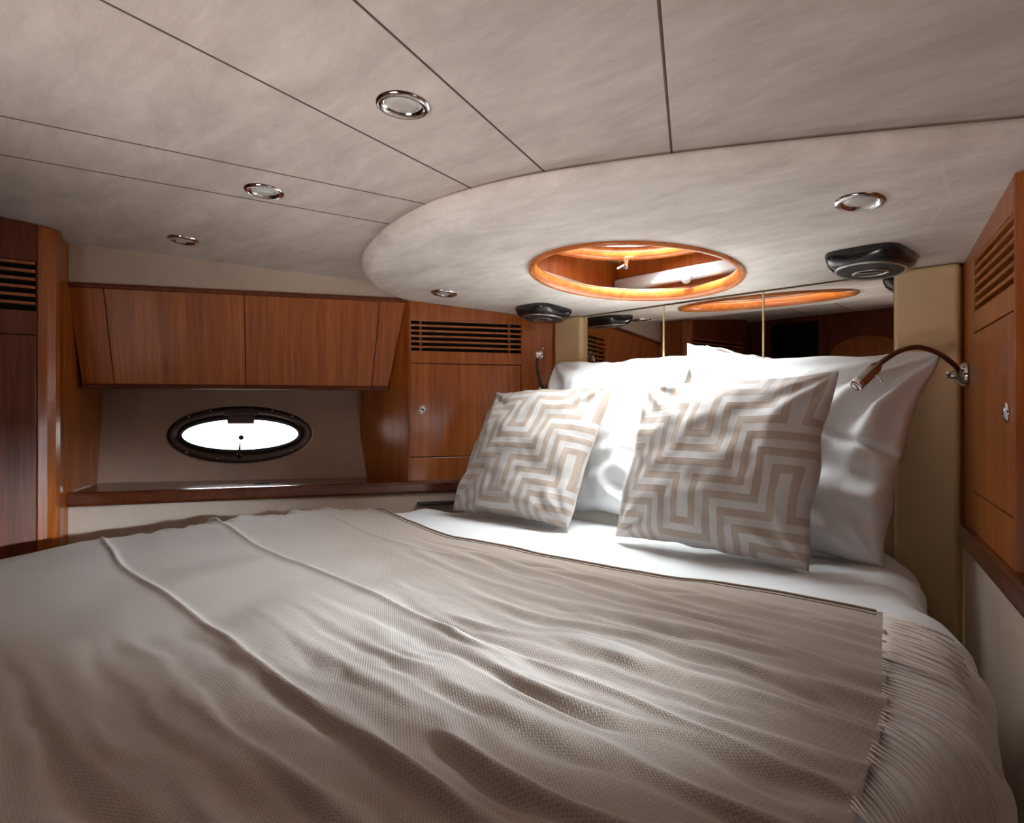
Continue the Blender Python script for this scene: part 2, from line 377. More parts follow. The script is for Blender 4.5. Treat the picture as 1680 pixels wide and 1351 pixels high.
# porthole lining planes and outer hull are built per side
def side(s):
    nm = 'left' if s < 0 else 'right'
    # hull lining: leans outboard towards the top, with an elliptical hole
    b0 = Vector((s*1.247, 1.379, SHZ)); b1 = Vector((s*1.737, .47, SHZ))
    t0 = Vector((s*1.345, 1.37, 1.215)); t1 = Vector((s*1.80, .40, 1.215))
    ux = (b1-b0).normalized(); nn = ux.cross((t0-b0)).normalized()
    if nn.x*s < 0: nn = -nn
    vy = nn.cross(ux); vy = vy if vy.z > 0 else -vy
    return b0, b1, t0, t1, ux, vy, nn
PORT = {}
def lining(s):
    b0, b1, t0, t1, ux, vy, nn = side(s)
    nm = 'left' if s < 0 else 'right'
    wl = (b1-b0).length; c = b0 + ux*(wl*.497) + vy*.186
    rx, ry = .255, .094
    bm = bmesh.new()
    n = 72
    # rectangle boundary sampled by angle
    x0, x1, y0, y1 = -wl*.497-.25, wl*.503+.3, -.19, .40
    hole, rect, hole2, rect2 = [], [], [], []
    angs = sorted(set([2*PI*i/n for i in range(n)] + [math.atan2(y, x) % (2*PI) for x in (x0, x1) for y in (y0, y1)]))
    for a in angs:
        ca, sa = math.cos(a), math.sin(a)
        q = 1/math.sqrt((ca/rx)**2+(sa/ry)**2)
        k = min([v for v in ((x1/ca if ca > 1e-9 else 1e9), (x0/ca if ca < -1e-9 else 1e9), (y1/sa if sa > 1e-9 else 1e9), (y0/sa if sa < -1e-9 else 1e9))])
        ph = c + ux*(q*ca) + vy*(q*sa); pr = c + ux*(k*ca) + vy*(k*sa)
        hole.append(bm.verts.new(ph)); rect.append(bm.verts.new(pr))
        hole2.append(bm.verts.new(ph+nn*.05)); rect2.append(bm.verts.new(pr+nn*.05))
    m = len(angs)
    for i in range(m):
        j = (i+1) % m
        bm.faces.new((hole[i], hole[j], rect[j], rect[i])); bm.faces.new((hole2[i], rect2[i], rect2[j], hole2[j]))
        bm.faces.new((hole[i], hole2[i], hole2[j], hole[j])); bm.faces.new((rect[i], rect[j], rect2[j], rect2[i]))
    struct(obj('wall_'+nm, bm, 'lining'))
    # porthole
    w = bpy.data.objects.new('window_1' if s < 0 else 'window_2', None); COL.objects.link(w); w.location = c; struct(w)
    inw = -nn
    def ering(bm, prof, n=96):
        rings = []
        for (g, h) in prof:
            rings.append([bm.verts.new(ux*((rx+g)*math.cos(2*PI*i/n)) + vy*((ry+g)*math.sin(2*PI*i/n)) + inw*h) for i in range(n)])
        for A, B in zip(rings, rings[1:]+rings[:1]):
            for i in range(n): bm.faces.new((A[i], A[(i+1) % n], B[(i+1) % n], B[i]))
    bm = bmesh.new(); ering(bm, [(.026, 0), (.026, .006), (.020, .015), (.008, .018), (-.010, .015), (-.016, .010), (-.016, -.02), (.004, -.02)])
    obj('frame', bm, 'bronze', w, smooth=True)
    bm = bmesh.new(); ering(bm, [(-.015, .006), (-.017, .012), (-.026, .012), (-.032, .006), (-.032, -.004), (-.015, -.004)])
    obj('seal', bm, 'black', w, smooth=True)
    bm = bmesh.new(); ering(bm, [(.0265, .002), (.0285, .004), (.0265, .007), (.0245, .006)])
    obj('bright_rim', bm, 'satin', w, smooth=True)
    bm = bmesh.new(); vs = []
    for h in (-.004, -.010):
        vs.append([bm.verts.new(ux*((rx-.024)*math.cos(2*PI*i/96)) + vy*((ry-.024)*math.sin(2*PI*i/96)) + inw*h) for i in range(96)])
    bm.faces.new(vs[0]); bm.faces.new(vs[1][::-1])
    for i in range(96): bm.faces.new((vs[0][i], vs[0][(i+1) % 96], vs[1][(i+1) % 96], vs[1][i]))
    obj('pane', bm, 'glass', w)
    def lbox(bm, a0, a1, c0, c1, h0, h1):
        vv = [bm.verts.new(ux*a + vy*cc + inw*h) for h in (h0, h1) for (a, cc) in ((a0, c0), (a1, c0), (a1, c1), (a0, c1))]
        for f in ((3, 2, 1, 0), (4, 5, 6, 7), (0, 1, 5, 4), (1, 2, 6, 5), (2, 3, 7, 6), (3, 0, 4, 7)): bm.faces.new([vv[i] for i in f])
    bm = bmesh.new(); lbox(bm, -.052, .052, ry-.052, ry+.012, .008, .026); lbox(bm, -.062, .062, ry-.020, ry+.002, .008, .034)
    obj('hinge', bm, 'bronze', w, bevel=.004)
    bm = bmesh.new(); lathe(bm, -vy*(ry-.004)+inw*.012, inw, [(0, 0), (.011, 0), (.011, .012), (0, .016)], 20)
    tube(bm, [-vy*(ry-.002)+inw*.022, -vy*(ry-.025)+inw*.024, -vy*(ry-.055)+inw*.02], [.006, .005, .0025], 10)
    obj('latch', bm, 'black', w, smooth=True)
    bm = bmesh.new(); lathe(bm, -vy*.012 - ux*.008*0 + inw*(-.004), inw, [(0, .010), (.007, .010), (.010, .006), (.010, 0), (0, 0)], 24)
    obj('vent_button', bm, 'rubber', w, smooth=True)
    bm = bmesh.new()
    for (a, cc) in ((.085, -1), (-.085, -1), (.2, -.62), (-.2, -.62), (.2, .62), (-.2, .62), (-.12, .9), (.12, .9)):
        if abs(cc) == 1: yy = math.copysign(ry*math.sqrt(1-(a/rx)**2)+.012, cc)
        else: yy = math.copysign(ry*math.sqrt(1-(a/rx)**2)+.014, cc)
        lathe(bm, ux*a+vy*yy+inw*.016, inw, [(0, .003), (.003, .0025), (.0045, 0)], 12)
    obj('screw_heads', bm, 'chrome', w, smooth=True)
    return c, nn
cL, nL = lining(-1)
cR, nR = lining(1)
# outer hull (keeps daylight out) beyond the linings
bm = bmesh.new(); box(bm, -2.3, -1.2, 1.62, 1.66, 0, 1.86); box(bm, 1.2, 2.3, 1.62, 1.66, 0, 1.86)
box(bm, -1.24, -1.2, 1.62, HB+.08, 0, 1.86); box(bm, 1.2, 1.24, 1.62, HB+.08, 0, 1.86)
for s in (-1, 1):
    x0, x1 = sorted((s*2.26, s*2.3))
    box(bm, x0, x1, -.9, .30, 0, 1.86)
struct(obj('trim_3', bm, 'lining'))
# strip of hull above each lining behind the lockers, and below the shelf
for s, nm in ((-1, 'trim_4'), (1, 'trim_5')):
    bm = bmesh.new()
    prism(bm, [(s*1.33, 1.64), (s*1.36, 1.64), (s*2.1, .0), (s*2.06, .0)], 1.2, 1.88)
    prism(bm, [(s*1.24, 1.5), (s*1.30, 1.5), (s*1.98, .2), (s*1.94, .2)], 0, .80)
    prism(bm, [(s*1.75, .28), (s*2.3, .28), (s*2.3, .32), (s*1.75, .32)], 0, 1.86)
    struct(obj(nm, bm, 'lining'))

# aft bulkhead with dark doorway, arched door and an added, unseen opening for the aft fill light
bm = bmesh.new(); AY = -.82
def wz(x0, x1, z0, z1): box(bm, x0, x1, AY-.04, AY, z0, z1)
wz(-2.3, -1.30, 0, 1.86); wz(-.93, -.88, 0, 1.86); wz(-1.30, -.93, 1.77, 1.86); wz(-.88, -.34, 1.70, 1.86)
wz(-.34, .25, 0, 1.86); wz(.25, 1.25, 1.76, 1.86); wz(1.25, 2.3, 0, 1.86)
struct(obj('wall_aft', bm, 'wood_dark'))
# unseen enclosure added behind the opening to block sky light
bm = bmesh.new(); box(bm, -.2, 1.8, -1.64, -1.6, 0, 1.86); box(bm, -.24, -.2, -1.64, AY-.04, 0, 1.86); box(bm, 1.8, 1.84, -1.64, AY-.04, 0, 1.86); box(bm, -.24, 1.84, -1.64, AY-.02, 1.84, 1.86)
struct(obj('trim_8', bm, 'wood_dark'))
d = bpy.data.objects.new('door_1', None); COL.objects.link(d); d.location = (-1.115, AY-.03, 0); struct(d)
bm = bmesh.new(); box(bm, -.185, .185, -.02, .015, 0, 1.77); obj('panel', bm, 'black', d, bevel=.003)
bm = bmesh.new(); box(bm, .10, .115, .015, .03, .9, 1.05); obj('handle', bm, 'chrome', d)
d = bpy.data.objects.new('door_2', None); COL.objects.link(d); d.location = (-.61, AY-.02, 0); struct(d)
bm = bmesh.new(); box(bm, -.27, .27, -.02, .0, 0, 1.70); obj('frame', bm, 'wood_dark', d)
bm = bmesh.new(); pts = [(-.24, .05), (.24, .05)]
arc = [(-.24+.48*i/24, 1.50+.14*math.sqrt(max(0, 1-((-.24+.48*i/24)/.24)**2))) for i in range(25)]
prof = [(-.24, .05), (.24, .05)] + arc[::-1]
fr = [bm.verts.new((x, .035, z)) for x, z in prof]; bk = [bm.verts.new((x, .0, z)) for x, z in prof]
bm.faces.new(fr); bm.faces.new(bk[::-1])
for i in range(len(prof)): bm.faces.new((fr[i], fr[(i+1) % len(prof)], bk[(i+1) % len(prof)], bk[i]))
obj('leaf', bm, 'wood', d, bevel=.006)

# ------------------------------------------------------------------ dropped ceiling panel over the bed head
arcp = [(-1.16, 1.62), (-1.06, 1.46), (-1.005, 1.365), (-.955, 1.26), (-.885, 1.18), (-.76, 1.085), (-.59, 1.01), (-.365, .945), (-.145, .915), (.035, .922), (.24, .968), (.5, 1.07), (.785, 1.212), (1.0, 1.33), (1.16, 1.42)]
arcs = [(p.x, p.y) for p in spline([(x, y, 0) for x, y in arcp], 90)]
outline = arcs + [(1.16, 2.0), (-1.16, 2.0)]
hx, hy, hr = HX, HY, .308
def ray_out(ox, oy, a, poly):
    ca, sa = math.cos(a), math.sin(a); best = None
    for i in range(len(poly)):
        (x1, y1), (x2, y2) = poly[i], poly[(i+1) % len(poly)]
        ex, ey = x2-x1, y2-y1; den = ca*ey-sa*ex
        if abs(den) < 1e-12: continue
        t = ((x1-ox)*ey-(y1-oy)*ex)/den; u = ((x1-ox)*sa-(y1-oy)*ca)/den
        if t > 0 and -1e-9 <= u <= 1+1e-9 and (best is None or t < best): best = t
    return best
angs = sorted(set([round(2*PI*i/220, 6) for i in range(220)] + [round(math.atan2(y-hy, x-hx) % (2*PI), 6) for x, y in outline[-2:]+[arcs[0], arcs[-1]]]))
R = .030
rings = []
bm = bmesh.new()
# profile: hole edge, panel underside, rounded lip, up to the main ceiling
prof = [('h', 0, .03), ('h', 0, .006), ('h', .006, 0)] + [('f', f, 0) for f in (.1, .3, .5, .7, .85)] + [('o', R*(1-math.sin(q)), R*(1-math.cos(q))) for q in [i*PI/2/7 for i in range(8)]] + [('g', 0, -.013), ('g', .05, -.013), ('g', .05, .005)]
for kind, a, dz in prof:
    ring = []
    for an in angs:
        ro = ray_out(hx, hy, an, outline)
        r = hr + a if kind == 'h' else (hr + (ro-hr-R)*a if kind == 'f' else ro - a)
        x, y = hx+r*math.cos(an), hy+r*math.sin(an)
        z = ceil_z(x, y)+dz if kind == 'g' else soff(x, y)+dz
        ring.append(bm.verts.new((x, y, z)))
    rings.append(ring)
for A, B in zip(rings, rings[1:]):
    for i in range(len(angs)):
        j = (i+1) % len(angs); bm.faces.new((A[i], A[j], B[j], B[i]))
cp = tag(obj('ceiling_panel', bm, 'suede_panel', smooth=True), 'dropped suede-covered ceiling panel with curved front edge and oval-looking round hatch hole', 'ceiling panel')

# ------------------------------------------------------------------ hatch
hz = soff(hx, hy)
hat = thing('deck_hatch', 'round deck hatch in a square cherry wood well above the pillows', 'hatch', (hx, hy, hz))
def hobj(name, bm, mat, par=None, **k): return obj(name, bm, mat, par or hat, **k)
def tilt(bm):   # follow the slope of the panel
    for v in bm.verts: v.co.z += (soff(hx+v.co.x, hy+v.co.y)-hz)
bm = bmesh.new(); n = 96; rr = []
for (r, h) in ((.319, -.003), (.319, -.008), (.314, -.011), (.304, -.008), (.297, .004), (.295, .018), (.300, .026), (.31, .026)):
    rr.append([bm.verts.new((r*math.cos(2*PI*i/n), r*math.sin(2*PI*i/n), h)) for i in range(n)])
for A, B in zip(rr, rr[1:]+rr[:1]):
    for i in range(n): bm.faces.new((A[i], A[(i+1) % n], B[(i+1) % n], B[i]))
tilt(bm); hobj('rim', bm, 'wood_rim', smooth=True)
TZ = 1.682-hz
bm = bmesh.new()
for (x0, x1, y0, y1) in ((-.345, -.325, -.345, .335), (.325, .345, -.345, .335), (-.345, .345, .315, .335), (-.345, .345, -.345, -.325)):
    box(bm, x0, x1, y0, y1, .02, TZ+.16)
for v in bm.verts:
    if v.co.z < .1: v.co.z += soff(hx+v.co.x, hy+v.co.y)-hz
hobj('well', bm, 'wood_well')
bm = bmesh.new(); rr = []
ri = .262
for h in (TZ, TZ+.012):
    rr.append([bm.verts.new((ri*math.cos(2*PI*i/64), ri*math.sin(2*PI*i/64), h)) for i in range(64)])
    sq = []
    for i in range(64):
        c, s = math.cos(2*PI*i/64), math.sin(2*PI*i/64); q = .325/max(abs(c), abs(s)); sq.append(bm.verts.new((q*c, max(-.325, min(.315, q*s)), h)))
    rr.append(sq)
for A, B in ((rr[0], rr[1]), (rr[2], rr[3]), (rr[0], rr[2])):
    for i in range(64): bm.faces.new((A[i], A[(i+1) % 64], B[(i+1) % 64], B[i]))
hobj('headlining', bm, 'white_plastic')
bm = bmesh.new(); rr = []
for (r, h) in ((.300, TZ), (.300, TZ-.020), (.292, TZ-.026), (.264, TZ-.026), (.256, TZ-.018), (.256, TZ+.012), (.262, TZ+.012)):
    rr.append([bm.verts.new((r*math.cos(2*PI*i/n), r*math.sin(2*PI*i/n), h)) for i in range(n)])
for A, B in zip(rr, rr[1:]+rr[:1]):
    for i in range(n): bm.faces.new((A[i], A[(i+1) % n], B[(i+1) % n], B[i]))
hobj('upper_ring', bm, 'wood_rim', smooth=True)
bm = bmesh.new(); rr = []
for (r, h) in ((.262, TZ+.012), (.262, TZ+.035), (.246, TZ+.035), (.246, TZ+.012)):
    rr.append([bm.verts.new((r*math.cos(2*PI*i/n), r*math.sin(2*PI*i/n), h)) for i in range(n)])
for A, B in zip(rr, rr[1:]+rr[:1]):
    for i in range(n): bm.faces.new((A[i], A[(i+1) % n], B[(i+1) % n], B[i]))
fr = hobj('hatch_frame', bm, 'white_plastic', smooth=False)
bm = bmesh.new(); lathe(bm, (0, 0, TZ+.020), (0, 0, 1), [(0, 0), (.246, 0), (.246, .006), (0, .006)], 64)
hobj('pane', bm, 'glass', fr)
bm = bmesh.new(); cx, cy = -.185, .185
box(bm, cx-.025, cx+.025, cy-.008, cy+.008, TZ-.034, TZ-.026)
lathe(bm, (cx, cy, TZ-.030), (0, 0, -1), [(.009, 0), (.009, .02), (.006, .03), (0, .032)], 16)
tube(bm, [(cx, cy, TZ-.045), (cx-.02, cy-.02, TZ-.06)], .004, 8)
hobj('latch', bm, 'chrome', smooth=False)
bm = bmesh.new(); box(bm, -.32, .32, .275, .314, .020, .062)
bl = hobj('blind_cassette', bm, 'white_plastic', bevel=.008)
bm = bmesh.new(); lathe(bm, (.0, .275, .034), (0, -.5, -1), [(0, -.004), (.016, 0), (.018, .008), (.016, .022), (.01, .03), (0, .032)], 20)
obj('knob', bm, 'white_plastic', bl, smooth=True)
bm = bmesh.new(); box(bm, -.324, -.314, -.32, .29, .030, .040); tilt(bm); hobj('blind_track', bm, 'satin')
tilt_well = None

# ------------------------------------------------------------------ headboard: pads and mirrors
def pad(x0, x1, label):
    bm = bmesh.new(); box(bm, x0, x1, HB-.028, HB+.028, .35, lambda x, y: soff(x, y)-.002)
    return tag(obj('upholstered_panel', bm, 'cream_leather', bevel=.012, seg=4), label, 'panel')
MW = .3835; MX = 1.5*MW
pad(-HW+.002, -MX-.004, 'narrow cream leather panel between the left cabinet and the mirrors')
pad(MX+.004, HW-.002, 'cream leather panel right of the mirrors in the dark corner')
for k, lab in enumerate(('left of the three mirror panels, reflecting the near speaker and vent slats', 'middle of the three mirror panels, above where the pillows meet', 'right of the three mirror panels, reflecting the dark doorway and arched door')):
    x0 = -MX + k*MW
    m = thing('mirror_panel', lab, 'mirror', (x0+MW/2, HB-.002, 1.05), 'mirror panels on the headboard wall')
    bm = bmesh.new(); box(bm, -MW/2+.003, MW/2-.003, -.002, .004, -.2, lambda x, y: soff(0, HB)-.003-1.05); obj('glass', bm, 'mirror', m)
    bm = bmesh.new(); box(bm, -MW/2+.001, MW/2-.001, .004, .03, -.2, lambda x, y: soff(0, HB)-.004-1.05); obj('backing', bm, 'cream_leather', m)
    bm = bmesh.new()
    box(bm, -MW/2-.0019, -MW/2+.0019, -.005, .0035, -.2, lambda x, y: soff(0, HB)-.003-1.05)
    obj('joint_strip', bm, 'cream_leather', m)

# ------------------------------------------------------------------ side cabinets
def quadwall(bm, s, t0, t1, o0, o1, z0, z1): prism(bm, [W(t0, o0, s), W(t1, o0, s), W(t1, o1, s), W(t0, o1, s)], z0, z1)
def vent(bm, bm2, s, ta, tb, za, zb, n=6, place=None):
    """louvred opening: frame uprights and slats in bm, dark back in bm2"""
    f = place or (lambda b, t0, t1, o0, o1, z0, z1: quadwall(b, s, t0, t1, o0, o1, z0, z1))
    f(bm2, ta, tb, .028, .032, za, zb)
    h = (zb-za)/n
    for k in range(n):
        z = za + h*k + h*.60
        f(bm, ta, tb, .001, .018, z, z+h*.40)
    for q in ((.10, .90) if place is None else (.97,)):
        t = ta+(tb-ta)*q; f(bm, t-.005, t+.005, .0175, .027, za, zb)
def cabinet(s, label, TE=.634):
    base = W(TE/2, .0, s)
    c = thing('wall_cabinet', label, 'cabinet', (base[0], base[1], SHZ))
    K = lambda o: keep(o)
    D0, D1 = .165, TE-.006; V0, V1 = 1.372, 1.499; T0, T1 = .951, 1.322
    top = lambda x, y: soff(x, y)-.001
    bm = bmesh.new()
    quadwall(bm, s, 0, D0, 0, .02, SHZ, top); quadwall(bm, s, D1, TE, 0, .02, SHZ, top)
    quadwall(bm, s, D0, D1, 0, .02, V1, top); quadwall(bm, s, D0, D1, 0, .02, T1+.002, V0)
    quadwall(bm, s, D0, D1, 0, .02, SHZ, SHZ+.004)
    quadwall(bm, s, D0-.02, D1+.004, .034, .05, SHZ, lambda x, y: 1.52)
    # recess-side cheek
    e = W(TE, 0, s); e2 = W(TE-.012, 0, s); b = (s*1.30, 1.365)
    b2 = (s*1.30, 1.385)
    prism(bm, [e, e2, b2, b], SHZ-.03, 1.565)
    K(obj('body', bm, 'wood%d' % s, c, bevel=.0015))
    bm = bmesh.new(); quadwall(bm, s, D0+.0015, D1-.0015, -.001, .018, T0+.0015, T1-.0015); dr = K(obj('door', bm, 'wood%d' % s, c, bevel=.002))
    bm = bmesh.new(); quadwall(bm, s, D0+.0015, D1-.0015, -.001, .018, SHZ+.004, T0-.0015); K(obj('lower_panel', bm, 'wood%d' % s, c, bevel=.002))
    bm = bmesh.new(); bm2 = bmesh.new(); vent(bm, bm2, s, D0, D1, V0, V1)
    K(obj('vent_grille', bm, 'wood%d' % s, c, bevel=.002)); K(obj('vent_backing', bm2, 'void', c))
    p = W(D1-.05, -.001, s); inw = (-s*CA, -SA, 0)
    bm = bmesh.new(); lathe(bm, (p[0], p[1], 1.140), inw, [(0, 0), (.019, 0), (.019, .003), (.015, .006), (.012, .004), (.010, .006), (0, .008)], 32)
    kb = K(obj('push_knob', bm, 'chrome', dr, smooth=True))
    bm = bmesh.new(); lathe(bm, (p[0]+inw[0]*.008, p[1]+inw[1]*.008, 1.140), inw, [(0, .0015), (.0045, .001), (.0045, -.002)], 16)
    K(obj('button', bm, 'black', kb, smooth=True))
    return c
cabinet(-1, 'cherry wood cabinet with louvred vent left of the bed head', .634)
cabinet(1, 'cherry wood cabinet with louvred vent at the right picture edge', .585)

# shelves with raised front rail
def shelf(s, label, t1):
    o = thing('shelf', label, 'shelf', (*W(t1/2, 0, s), SHZ-.045))
    bm = bmesh.new()
    pts = [W(0, .02, s), W(.634, .02, s), (s*1.30, 1.40), (s*1.86, .40), W(t1, .0, s), W(t1, .02, s)] if t1 > .7 else [W(0, .02, s), W(t1, .02, s), W(t1, .1, s), W(0, .1, s)]
    if t1 > .7: pts = [W(.031, .02, s), W(.61, .02, s), (s*1.27, 1.395), (s*1.84, .53), (s*1.46, .358), W(1.77, .02, s)]
    prism(bm, pts, SHZ-.03, SHZ)
    keep(obj('board', bm, 'wood_rail', o))
    bm = bmesh.new(); quadwall(bm, s, .031, t1, -.018, .03, SHZ-.046, SHZ+.003)
    keep(obj('front_rail', bm, 'wood_rail', o, bevel=.012, seg=4))
    bm = bmesh.new(); quadwall(bm, s, .031, t1, -.001, .02, .30, SHZ-.046)
    keep(obj('padded_front', bm, 'padding', o, bevel=.006, seg=3))
    return o
shelf(-1, 'long varnished shelf under the left porthole with beige padded front', 1.80)
shelf(1, 'dark varnished shelf rail along the right wall with beige padded front', 1.80)

# overhead lockers in the recesses (face leans outboard towards the bottom)
def locker(s, label):
    o = thing('overhead_locker', label, 'cupboard', (*W(1.2, .1, s), 1.23))
    zt, zb = 1.562, 1.232
    ta, tb = (.640 if s < 0 else .70), 1.800
    def face(t, k):  # k 0 top .. 1 bottom
        return (t, .012+.078*k)
    def slabf(bm, tA0, tA1, tB0, tB1, dep=.016, z0=zb, z1=zt, off=0):
        """tA: start/end at top, tB: start/end at bottom"""
        vs = []
        for dd in (0, dep):
            for (t, k) in ((tA0, 0), (tA1, 0), (tB1, 1), (tB0, 1)):
                out = off + .012 + .078*(zt-(z1 if k == 0 else z0))/(zt-zb) + dd
                x, y = W(t, out, s); vs.append(bm.verts.new((x, y, z1 if k == 0 else z0)))
        for f in ((0, 1, 2, 3), (7, 6, 5, 4), (0, 4, 5, 1), (1, 5, 6, 2), (2, 6, 7, 3), (3, 7, 4, 0)): bm.faces.new([vs[i] for i in f])
    A = (ta, .742, 1.235, 1.690, tb); B = (.70, .765, 1.235, 1.675, 1.775)
    names = [('end_panel', 'wood_dark'), ('door', 'wood'), ('door', 'wood'), ('end_panel', 'wood_dark')]
    for k, (nm, mt) in enumerate(names):
        bm = bmesh.new(); g = .0012
        slabf(bm, A[k]+g, A[k+1]-g, B[k]+g, B[k+1]-g)
        keep(obj(nm, bm, 'wood_locker' if s < 0 else 'wood1', o, bevel=.0015))
    bm = bmesh.new(); slabf(bm, ta, tb, .70, 1.775, .012, off=.017)
    # carcass bottom
    prism(bm, [W(.70, .092, s), W(1.775, .092, s), W(1.76, .33, s), W(.72, .33, s)], zb-.012, zb)
    keep(obj('carcass', bm, 'wood_dark', o))
    bm = bmesh.new(); quadwall(bm, s, ta-.004, tb, -.004, .05, zt, zt+.014)
    keep(obj('top_rail', bm, 'wood_dark', o, bevel=.003))
    bm = bmesh.new(); quadwall(bm, s, .70, 1.775, .080, .104, zb-.016, zb-.001)
    keep(obj('bottom_edge', bm, 'wood_rail', o, bevel=.003))
    return o
locker(-1, 'long dark cherry overhead locker with two doors above the left porthole')
locker(1, 'overhead locker above the right-hand porthole beyond the picture edge')
# beige band between the locker tops and the ceiling
for s, nm in ((-1, 'trim_6'), (1, 'trim_7')):
    bm = bmesh.new()
    prism(bm, [W(.60, .006, s), W(1.83, .006, s), W(1.83, .04, s), W(.60, .04, s)], 1.57, lambda x, y: ceil_z(x, y)+.003)
    struct(obj(nm, bm, 'padding'))

# tall cabinet at the left edge with its rounded corner post
tc = thing('tall_cabinet', 'tall cherry wood cabinet with vent slats at the left picture edge', 'cabinet', (-1.35, -.25, 0))
X0 = -1.263
def fx(b, t0, t1, o0, o1, z0, z1):  # t measured aft from y=.236
    box(b, X0-o1, X0-o0, .236-t1, .236-t0, z0, z1)
topc = lambda x, y: ceil_z(x, y)-.002
bm = bmesh.new()
fx(bm, .60, .64, 0, .02, .0, topc); fx(bm, 0, .60, 0, .02, 1.604, topc); fx(bm, 0, .60, 0, .02, 1.374, 1.448); fx(bm, 0, .60, 0, .02, 0, .06)
fx(bm, 0, .62, .034, .05, 0, topc); fx(bm, .62, .66, 0, .9, 0, topc)
fx(bm, .0, .003, .002, .03, 0, 1.7)
keep(obj('body', bm, 'wood_dark', tc, bevel=.002))
bm = bmesh.new(); fx(bm, .002, .598, -.001, .018, .06, 1.372); dr = keep(obj('door', bm, 'wood_dark', tc, bevel=.002))
bm = bmesh.new(); lathe(bm, (X0, -.28, 1.14), (1, 0, 0), [(0, 0), (.019, 0), (.019, .003), (.014, .006), (0, .008)], 24)
keep(obj('push_knob', bm, 'chrome', dr, smooth=True))
bm = bmesh.new(); bm2 = bmesh.new(); vent(bm, bm2, -1, .004, .596, 1.452, 1.602, 6, fx)
keep(obj('vent_grille', bm, 'wood', tc, bevel=.002)); keep(obj('vent_backing', bm2, 'void', tc))
post = [(X0-.03, .236), (X0+.002, .2365), (X0, .262), (X0-.012, .286), (X0-.032, .300), (X0-.075, .310), (X0-.115, .316), (-1.402, .322), (-1.46, .352), (-1.84, .515), (-1.84, .48), (-1.46, .30), (-1.33, .28)]
bm = bmesh.new(); prism(bm, post, 0, topc)
keep(obj('corner_post', bm, 'wood', tc, bevel=.002, seg=2))

# ------------------------------------------------------------------ bed: mattress, duvet, blanket
ZT = .772; RR = .085
out_pts = [(-.60, 1.955), (-.73, 1.70), (-.86, 1.46), (-.95, 1.28), (-1.0, 1.10), (-1.01, .85), (-1.0, .60), (-.98, .40), (-.93, .22), (-.84, .06), (-.66, -.09), (-.42, -.17), (-.12, -.20),
           (.20, -.20), (.48, -.16), (.74, -.07), (.93, .08), (1.03, .30), (1.075, .60), (1.075, .85), (1.05, 1.02), (1.01, 1.17), (.945, 1.30), (.87, 1.43), (.74, 1.67), (.62, 1.955)]
def inset(poly, d):
    n = len(poly); res = []
    for i in range(n):
        a, b, c = Vector(poly[i-1]), Vector(poly[i]), Vector(poly[(i+1) % n])
        t = ((b-a).normalized()+(c-b).normalized()).normalized(); nrm = Vector((-t.y, t.x))   # poly is counter-clockwise
        res.append(b + nrm*d)
    return res
dense = [(p.x, p.y) for p in spline([(x, y, 0) for x, y in out_pts], 140)]
INS = np.array([tuple(v) for v in inset(dense, RR)][1:-1])
# keep the head end square
INS = INS[(INS[:, 1] < 1.93)]
INS = np.vstack([[INS[0, 0]+.01, 1.95], INS, [INS[-1, 0]-.01, 1.95]])
EA = INS; EB = np.roll(INS, -1, axis=0)
def wrap(P, ztop, r, maxdrop):
    """lay flat cloth points P (n,2) over the bed; returns (n,3) and outward direction"""
    d = EB-EA; L2 = (d**2).sum(1)
    ap = P[:, None, :]-EA[None]
    t = np.clip((ap*d[None]).sum(2)/L2[None], 0, 1)
    q = EA[None]+t[..., None]*d[None]
    dist2 = ((P[:, None, :]-q)**2).sum(2); k = dist2.argmin(1)
    idx = np.arange(len(P)); near = q[idx, k]; dist = np.sqrt(dist2[idx, k])
    x, y = P[:, 0], P[:, 1]; inside = np.zeros(len(P), bool)
    for i in range(len(EA)):
        x1, y1 = EA[i]; x2, y2 = EB[i]
        c = ((y1 > y) != (y2 > y)) & (x < (x2-x1)*(y-y1)/(y2-y1+1e-12)+x1); inside ^= c
    sd = np.where(inside, 0, dist)
    dirv = np.where(dist[:, None] > 1e-9, (P-near)/np.maximum(dist, 1e-9)[:, None], 0); dirv[inside] = 0
    arcl = r*PI/2
    a = np.minimum(sd, arcl)/r
    drop = np.minimum(np.maximum(sd-arcl, 0), maxdrop)
    hor = np.where(sd > 0, r*np.sin(a), 0) + np.minimum(drop, .3)*.06
    z = ztop - r*(1-np.cos(a)) - drop
    XY = np.where(inside[:, None], P, near+dirv*hor[:, None])
    nrm = np.stack([dirv[:, 0]*np.sin(a), dirv[:, 1]*np.sin(a), np.cos(a)], 1)
    nrm[inside] = (0, 0, 1)
    return np.column_stack([XY, z]), nrm, np.where(inside, -dist, dist)
def fbm(x, y, s, seed=0, o=3):
    r = np.zeros(len(x))
    for i in range(len(x)): r[i] = noise.fractal(Vector((x[i]*s+seed, y[i]*s-seed*.7, seed*1.3)), 1.0, 2.0, o)
    return r
